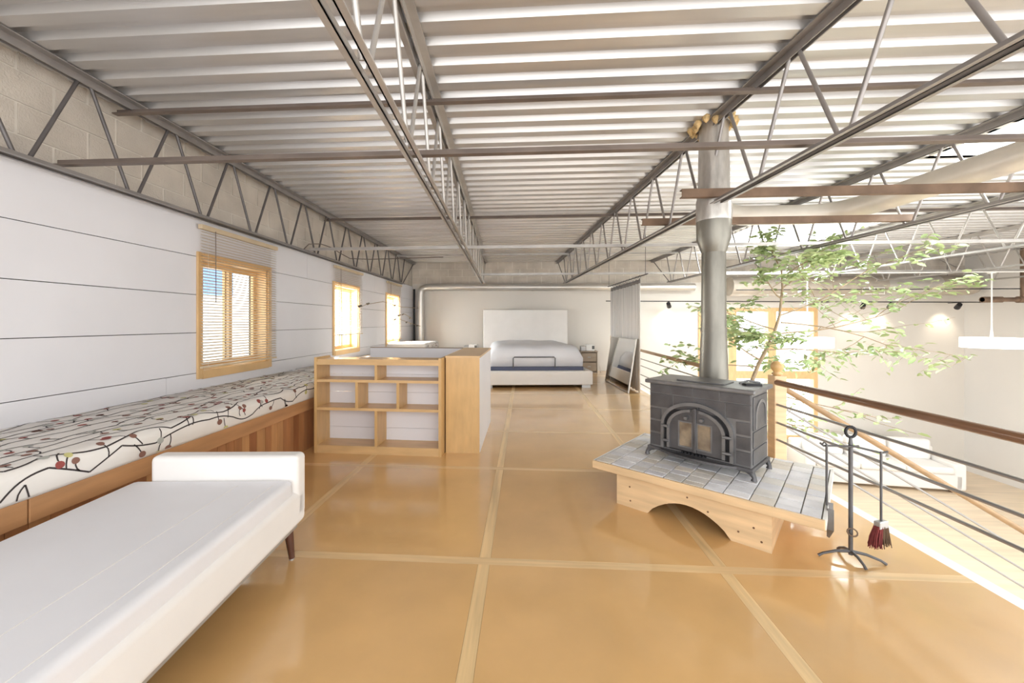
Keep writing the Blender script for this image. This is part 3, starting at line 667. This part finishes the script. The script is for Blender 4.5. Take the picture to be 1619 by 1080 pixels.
HZ = .294
sv = thing('wood_stove', 'black cast iron wood stove with arched glass doors on the tiled hearth', 'stove', (1.265, 2.975, HZ), math.radians(-44.5))
SW, SD = .355, .37
lb(-SW, SW, 0, SD, .065, .575).build('body', 'iron_light', sv, local=True)
tp = MB(); tp.box(-SW-.03, SW+.03, -.035, SD+.03, .575, .605); tp.build('top_plate', 'iron_light', sv, bevel=.008, local=True)
lb(-.17, .17, .06, .26, .605, .615).build('griddle_lid', 'iron_light', sv, bevel=.003, local=True)
bp = MB(); bp.box(-SW-.015, SW+.015, -.02, SD+.015, .05, .075); bp.build('base_plate', 'iron', sv, bevel=.005, local=True)
for x in (-SW, SW):
    for y in (.0, SD-.02):
        s = 1 if x > 0 else -1
        MB().tube([(x-s*.02,y+.01,.06),(x+s*.005,y,.045),(x+s*.02,y-.008,.02),(x+s*.018,y-.01,.0)], [.026,.02,.014,.02], 8).build('leg', 'iron', sv, local=True)
# brick-pattern castings on the front
def fp(x0, x1, z0, z1, yy_=-.006, m='iron', nm='casting_panel'): lb(x0+.003, x1-.003, yy_, .0, z0+.003, z1-.003).build(nm, m, sv, bevel=.002, local=True)
for a, b2 in ((-.355,-.19),(-.19,-.02),(-.02,.16),(.16,.355)): fp(a, b2, .50, .57)
fp(-.355,-.17,.39,.50); fp(.20,.355,.39,.50)
for z0, z1 in ((.29,.38),(.19,.28),(.085,.18)): fp(-.355,-.262,z0,z1); fp(.262,.355,z0,z1)
fp(-.17,.02,.39,.50); fp(.02,.20,.39,.50)
def archpts(hw, zb, zs, za, n=20): return [(-hw,zb)]+[(-hw*math.cos(PI*i/n), zs+(za-zs)*math.sin(PI*i/n)) for i in range(n+1)]+[(hw,zb)]
MB().ringprism(archpts(.255,.085,.27,.465), archpts(.232,.085,.27,.44), -.03, .0).build('door_surround', 'iron_light', sv, local=True)
MB().prism(archpts(.232,.085,.27,.44), -.004, -.001).build('door_recess', 'iron_dark', sv, local=True)
for s in (-1, 1):
    full = archpts(.205,.10,.265,.415)
    half = [(a,b2) for a,b2 in full if s*a >= -1e-6]
    half = [(s*.004, .10)]+half+[(s*.004,.415)] if s < 0 else half+[(s*.004,.10),(s*.004,.415)]
    if s < 0: half = [(a,b2) for a,b2 in full if a < -1e-6]+[(-.004,.415),(-.004,.10)]
    else: half = [(.004,.10),(.004,.415)]+[(a,b2) for a,b2 in full if a > 1e-6]
    d = MB().prism(half, -.026, -.004).build('door', 'iron', sv, local=True)
    arcs = [(a,b2) for a,b2 in archpts(.205,.10,.265,.415) if s*a > .01]; inn = [(a*.9, .10+(b2-.10)*.94) for a,b2 in arcs]
    MB().ringprism(arcs, inn, -.036, -.026).build('rim', 'iron_light', d, local=True)
    x0, x1 = sorted((s*.022, s*.11)); z0, z1 = .135, .31
    fr_ = MB(); fr_.box(x0-.01,x0,-.032,-.026,z0-.01,z1+.01); fr_.box(x1,x1+.01,-.032,-.026,z0-.01,z1+.01); fr_.box(x0,x1,-.032,-.026,z0-.01,z0); fr_.box(x0,x1,-.032,-.026,z1,z1+.01)
    fr_.build('glass_frame', 'iron_light', d, local=True); lb(x0, x1, -.028, -.024, z0, z1).build('pane', 'fire_glass', d, local=True)
    MB().tube([(s*.055,-.026,.35),(s*.055,-.045,.35),(s*.055,-.06,.35)], [.008,.016,.012], 10).build('knob', 'iron_light', d, local=True)
    for z in (.15, .26): MB().tube([(s*.19,-.04,z),(s*.245,-.036,z)], .011, 8).build('hinge', 'iron_light', d, local=True)
lb(-.012, .012, -.04, -.004, .10, .425).build('door_stile', 'iron', sv, bevel=.004, local=True)
lip = [(-.30,0)]+[(-.30+.60*i/12, -.085*math.sin(PI*i/12)**.6) for i in range(1,12)]+[(.30,0)]
MB().prism(lip, .055, .072, ax='z').build('ash_lip', 'iron', sv, local=True)
for i in range(7): lb(-.10+.026*i, -.085+.026*i, -.026, -.0, .077, .092).build('relief_ornament', 'iron_dark', sv, local=True)
for (y0, y1, z0, z1) in ((.03,.34,.09,.19),(.03,.34,.20,.31),(.03,.34,.32,.55)): lb(SW, SW+.007, y0, y1, z0, z1).build('side_panel', 'iron', sv, bevel=.004, local=True)
pts = [(.06,.33)]+[(.185-.12*math.cos(PI*i/10), .42+.10*math.sin(PI*i/10)) for i in range(11)]+[(.31,.33)]
inn = [(.08,.33)]+[(.185-.10*math.cos(PI*i/10), .42+.08*math.sin(PI*i/10)) for i in range(11)]+[(.29,.33)]
rp_ = MB().ringprism(pts, inn, 0, .006); rp_.v = [(SW+.007+y, x, z) for x, y, z in rp_.v]; rp_.build('side_arch', 'iron_light', sv, local=True)
fu = thing('stove_flue', 'tall grey metal stove flue rising through the roof', 'flue', (1.63, 3.49, .60))
FC = (1.63, 3.49, 0)
MB().lathe([(.115,.60),(.115,.64),(.112,.92),(.104,1.15),(.098,1.28)], FC, 28).build('base_section', 'flue_grey', fu)
MB().tube([(1.535,3.27,.73),(1.63,3.49,.73)], .085, 20).build('stove_collar', 'flue_grey', fu)
MB().lathe([(.098,1.28),(.096,1.62),(.094,1.96)], FC, 28).build('pipe', 'flue_grey', fu)
MB().lathe([(.102,1.27),(.102,1.305)], FC, 28).build('joint_band', 'flue_grey', fu)
MB().lathe([(.094,1.95),(.105,1.98),(.134,2.07),(.137,2.22)], FC, 28).build('reducer', 'flue_grey', fu)
MB().lathe([(.137,2.22),(.14,2.24),(.137,2.40)], FC, 28).build('collar', 'flue_silver', fu)
MB().lathe([(.134,2.40),(.123,2.5),(.12,2.72),(.114,2.95),(.114,3.2)], FC, 28).build('insulated_pipe', 'flue_silver', fu)
ins = MB(); ri = random.Random(3)
for i in range(16):
    a = 2*PI*i/16; a2 = a+ri.uniform(-.1,.1); r0 = .145+ri.uniform(0,.04)
    p = Vector((FC[0]+r0*math.cos(a2), FC[1]+r0*math.sin(a2), 3.075-ri.uniform(0,.04)))
    ins.lathe([(.004,-.05),(.022,-.03),(.034,0),(.022,.02),(.004,.03)], p, 7)
ins.build('torn_insulation', 'insulation', fu)
# small things on the stove top
tv = thing('cast_trivet', 'flat dark scrap of cast iron lying on the stove top right', 'trivet', (1.64, 2.93, HZ+.605))
lb(-.06,.05,-.03,.03,0,.012).build('plate', 'iron_dark', tv, local=True); MB().tube([(-.09,0,.012),(-.02,.02,.03),(.05,-.01,.02)], .008, 6).build('lifter_handle', 'iron_light', tv, local=True)

# ------------------------------------------------------------------ fireplace tools
ts = thing('tool_stand', 'black iron fireplace tool stand on the floor beside the hearth', 'tool stand', (1.853, 2.35, 0), math.radians(-14))
def lt(pts, r, n=8): return MB().tube(pts, r, n)
lt([(0,0,.03),(0,0,.66)], .011).build('post', 'iron', ts, local=True)
lt([(0,0,.66),(0,0,.70)], [.011,.007]).build('neck', 'iron', ts, local=True)
lt([(.024*math.cos(a),0,.728+.03*math.sin(a)) for a in [2*PI*k/14 for k in range(15)]], .008, 8).build('ring_handle', 'iron_dark', ts, local=True)
for a in (185, -2, 285, 100):
    c_, s_ = math.cos(math.radians(a)), math.sin(math.radians(a)); L = .16 if a in (185,-2) else .10
    lt([(0,0,.05),(c_*L*.45,s_*L*.45,.043),(c_*L*.85,s_*L*.85,.022),(c_*L,s_*L,.006)], [.009,.008,.007,.008], 7).build('foot', 'iron', ts, local=True)
lt([(-.145,0,.652),(-.13,0,.637),(-.07,0,.642),(0,-.014,.648),(.03,-.018,.655)], .006, 6).build('hook_arm', 'iron', ts, local=True)
lt([(.17,0,.632),(.14,0,.622),(.07,0,.636),(0,.014,.648)], .006, 6).build('hook_arm', 'iron', ts, local=True)
lt([(.024*math.cos(a),-.018+.01*math.sin(a),.165+.018*math.sin(a)) for a in [2*PI*k/12 for k in range(13)]], .004, 6).build('post_ring', 'rust', ts, local=True)
m4 = ROOT[ts.name]
def wp(x, y, z): return m4 @ Vector((x, y, z))
p = wp(-.118, -.012, .0)
sh = thing('fire_shovel', 'small iron fire shovel hanging on the left of the tool stand', 'shovel', (p.x, p.y, .14), math.radians(55))
lt([(0,0,.51),(0,0,.16)], .006, 7).build('shaft', 'iron', sh, local=True); lt([(0,0,.51),(0,.012,.52),(0,.02,.505)], .005, 6).build('hook', 'iron', sh, local=True)
MB().add([(-.05,0,.16),(.05,0,.16),(.045,0,.04),(.0,0,-.02),(-.045,0,.04),(-.055,-.03,.16),(.055,-.03,.16),(.05,-.03,.04),(0,-.012,-.025),(-.05,-.03,.04)], [(0,1,2,3,4),(0,5,9,4),(4,9,8,3),(3,8,7,2),(2,7,6,1)]).build('scoop', 'iron_light', sh, local=True)
thick([c for c in sh.children if c.name.startswith('scoop')][0], .003)
p = wp(.137, -.004, 0)
bm_ = thing('hearth_brush', 'hearth brush with red and brown bristles hanging on the tool stand', 'brush', (p.x, p.y, .10), math.radians(20))
lt([(0,0,.53),(0,0,.13)], .006, 7).build('shaft', 'iron', bm_, local=True)
lb(-.035,.035,-.016,.016,.105,.145).build('ferrule', 'grey_metal', bm_, local=True, bevel=.004)
rr = random.Random(8)
for m_, xa, xb in (('broom_red',-.035,0),('broom_brown',-.008,.035)):
    mb = MB()
    for i in range(70):
        x = rr.uniform(xa, xb); y = rr.uniform(-.014,.014); mb.tube([(x,y,.12),(x*1.5-.012,y*1.5,.06),(x*1.7-.015+rr.uniform(-.008,.008),y*1.9,rr.uniform(-.005,.03))], [.0035,.003,.002], 4)
    mb.build('bristles', m_, bm_, local=True)['kind'] = 'stuff'

# ------------------------------------------------------------------ lower room: sofa, pendants
so = thing('lower_sofa', 'white sofa on the pale floor of the lower room', 'sofa', (8.5, 10.25, ZL), math.radians(-8))
lb(-1.55,1.55,-.5,.5,.06,.42).build('base', 'fabric_white', so, bevel=.04, local=True, seg=3); lb(-1.55,1.55,.28,.5,.3,.85).build('back', 'fabric_white', so, bevel=.05, local=True, seg=3)
for s in (-1,1): lb(min(s*1.38,s*1.62),max(s*1.38,s*1.62),-.5,.5,.06,.66).build('arm', 'fabric_white', so, bevel=.05, local=True, seg=3)
for x in (-.92,0,.92): lb(x-.455,x+.455,-.53,.3,.42,.58).build('seat_cushion', 'fabric_white', so, bevel=.05, local=True, seg=3)
for x in (-.92,0,.92):
    k_ = MB(); k_.box(x-.43,x+.43,.05,.27,.56,1.06); k_.build('back_cushion', 'fabric_white', so, bevel=.07, local=True, seg=3)
for x in (-1.4,1.4):
    for y in (-.4,.4): lb(x-.04,x+.04,y-.04,y+.04,0,.06).build('foot', 'leg_wood', so, local=True)
for x, lab in ((9.4, 'white drum pendant lamp at the right edge of the view'), (5.85, 'white drum pendant lamp half hidden by the tree')):
    t = thing('drum_pendant', lab, 'pendant lamp', (x, 8.5, .84), 0, 'drum pendant lamps')
    MB().lathe([(.40,0),(.43,.0),(.43,.205),(.40,.205)], n=36).build('drum_shade', 'lamp_diffuser', t, local=True)
    MB().lathe([(.05,.205),(.03,.22),(.012,.40),(.012,1.52)], n=12).build('rod', 'white_trim', t, local=True); MB().lathe([(.06,1.50),(.06,1.54)], n=14).build('canopy', 'white_trim', t, local=True)
tag(cyl((4.0,8.55,2.37), (RIGHT,8.45,2.37), .014, 6).build('conduit', 'white_trim'), 'thin white conduit carrying the drum pendants', 'conduit')
tag(cyl((5.0,9.6,2.12), (RIGHT,9.4,2.10), .012, 6).build('conduit', 'iron_dark'), 'thin dark conduit in front of the big tan duct', 'conduit')

# ------------------------------------------------------------------ tree in the lower room
tr_ = thing('indoor_tree', 'slender leafy tree rising from the lower room behind the stove', 'tree', (3.35, 6.1, ZL))
MB().lathe([(.20,0),(.27,.5),(.28,.55),(.25,.55),(.24,.5)], (3.2,6.1,ZL), 20).build('pot', 'pot', tr_)
rg = random.Random(21); twigs = []; limbs = MB()
def grow(p, d, L, r, depth):
    pts = [p]; n = 5
    for i in range(n):
        d = (d+Vector((rg.uniform(-.16,.16), rg.uniform(-.16,.16), rg.uniform(-.10,.12)))).normalized(); p = p+d*L/n; pts.append(p)
    limbs.tube(pts, [r*(1-.55*i/n) for i in range(n+1)], 6)
    if depth <= 1:
        for i in range(1, n+1): twigs.append((pts[i], d, depth))
    if depth > 0:
        for i in range(2, n+1):
            for q in range(rg.choice((0, 1, 1, 2)) if depth > 1 else rg.choice((1, 2))):
                a = rg.uniform(0, 2*PI); dd = (d*.55+Vector((math.cos(a), math.sin(a), rg.uniform(-.35,.35)))*.9).normalized()
                grow(pts[i], dd, L*rg.uniform(.5,.7), r*.42, depth-1)
def V(*a): return Vector(a)
trunk = [(3.2,6.1,ZL+.5),(3.25,6.05,-1.2),(3.28,6.0,.3),(3.42,5.95,.75),(3.60,5.9,1.18),(3.68,5.9,1.45),(3.72,5.9,1.85),(3.70,5.9,2.15)]
MB().tube(trunk, [.04,.035,.03,.026,.021,.018,.015,.01], 9).build('trunk', 'bark', tr_)
def V(*a): return Vector(a)
for (p, d, L, dep) in (((3.45,5.95,.8),(-.75,-.3,.35),1.1,1), ((3.5,5.93,.95),(.9,-.2,.1),1.3,1), ((3.60,5.9,1.18),(.95,.0,.15),2.0,1), ((3.62,5.9,1.25),(-.7,.3,.3),1.1,1),
        ((3.68,5.9,1.45),(.9,-.1,.25),1.9,1), ((3.70,5.9,1.7),(-.6,-.3,.3),.8,1), ((3.72,5.9,1.85),(.7,.1,.4),1.2,1), ((3.70,5.9,2.1),(-.2,.3,.8),.6,1), ((3.71,5.9,2.0),(.5,-.3,.5),.9,1),
        ((3.40,5.96,.7),(-.85,.1,-.02),1.25,1), ((3.3,6.0,.35),(.7,-.2,-.15),1.3,1), ((3.27,6.0,.1),(.75,.0,-.25),1.2,1), ((3.7,5.9,1.35),(1,.1,.0),2.2,1), ((3.26,6.02,-.5),(.6,.2,.3),1.2,1), ((3.55,5.92,1.1),(-.8,-.1,.25),1.0,1)):
    deep = p[2] > .6
    grow(V(*p), V(*d).normalized(), L*(.68 if deep else .95), .012, dep+(1 if deep else 0))
limbs.build('branches', 'bark', tr_)
lv = [(0,0,0),(.022,.03,.006),(.02,.07,.004),(0,.105,-.008),(-.02,.07,.004),(-.022,.03,.006),(0,.05,-.004)]
lf = [(0,1,6),(1,2,6),(2,3,6),(3,4,6),(4,5,6),(5,0,6)]
cand = []
for (p, d, dep) in twigs:
    for q in range(rg.choice((0,1,2,2)) if dep else rg.choice((1,1,2))):
        a = rg.uniform(0, 2*PI); dd = (d*.5+Vector((math.cos(a), math.sin(a), rg.uniform(-.7,.2)))).normalized()
        rot = dd.to_track_quat('Y', 'Z') @ Matrix.Rotation(rg.uniform(-.9,.9), 3, 'Y').to_quaternion()
        cand.append(Matrix.LocRotScale(p+Vector((rg.uniform(-.04,.04),rg.uniform(-.04,.04),rg.uniform(-.03,.03))), rot, Vector((1,1,1))*rg.uniform(.75,1.25)))
cand.sort(key=lambda m_: m_.translation.length)
mb = MB().add(lv, lf, True); first = mb.build('leaf', 'leaf', tr_, local=True); im = ROOT[tr_.name].inverted()
for i, m_ in enumerate(cand[:300]):
    o = first if i == 0 else first.copy()
    if i: col.objects.link(o); o.parent = tr_
    o.matrix_local = im @ m_
rest = MB()
for m_ in cand[300:]: rest.add([m_ @ Vector(p) for p in lv], lf, True)
if rest.v: rest.build('foliage', 'leaf', tr_)['kind'] = 'stuff'
print('LEAVES', len(cand))

# ------------------------------------------------------------------ outside the nearest left window
nh = thing('neighbour_house', 'white and blue house seen outside the nearest left window', 'house', (-11, 8.5, -2.8))
B(-13,-9,4.5,11.5,-2.8,2.15).build('lower_wall', 'white_trim', nh); B(-13,-8.95,4.45,11.55,2.15,4.2).build('upper_wall', 'blue_siding', nh)
MB().prism([(-13.3,4.2),(-8.6,4.2),(-11,5.6)], 4.2, 11.8).build('roof', 'nightstand', nh)

tag(MB().tube([(-3.08,5.3,2.37),(-3.07,5.42,2.47),(-3.05,5.7,2.53),(-3.03,6.0,2.53),(-2.95,6.15,2.46),(-2.8,6.15,2.38),(-2.4,5.95,2.33),(-1.2,5.75,2.32)], .007, 6).build('loose_cable', 'bar_brown'), 'loose dark cable looped over the left joist towards the second joist', 'cable')
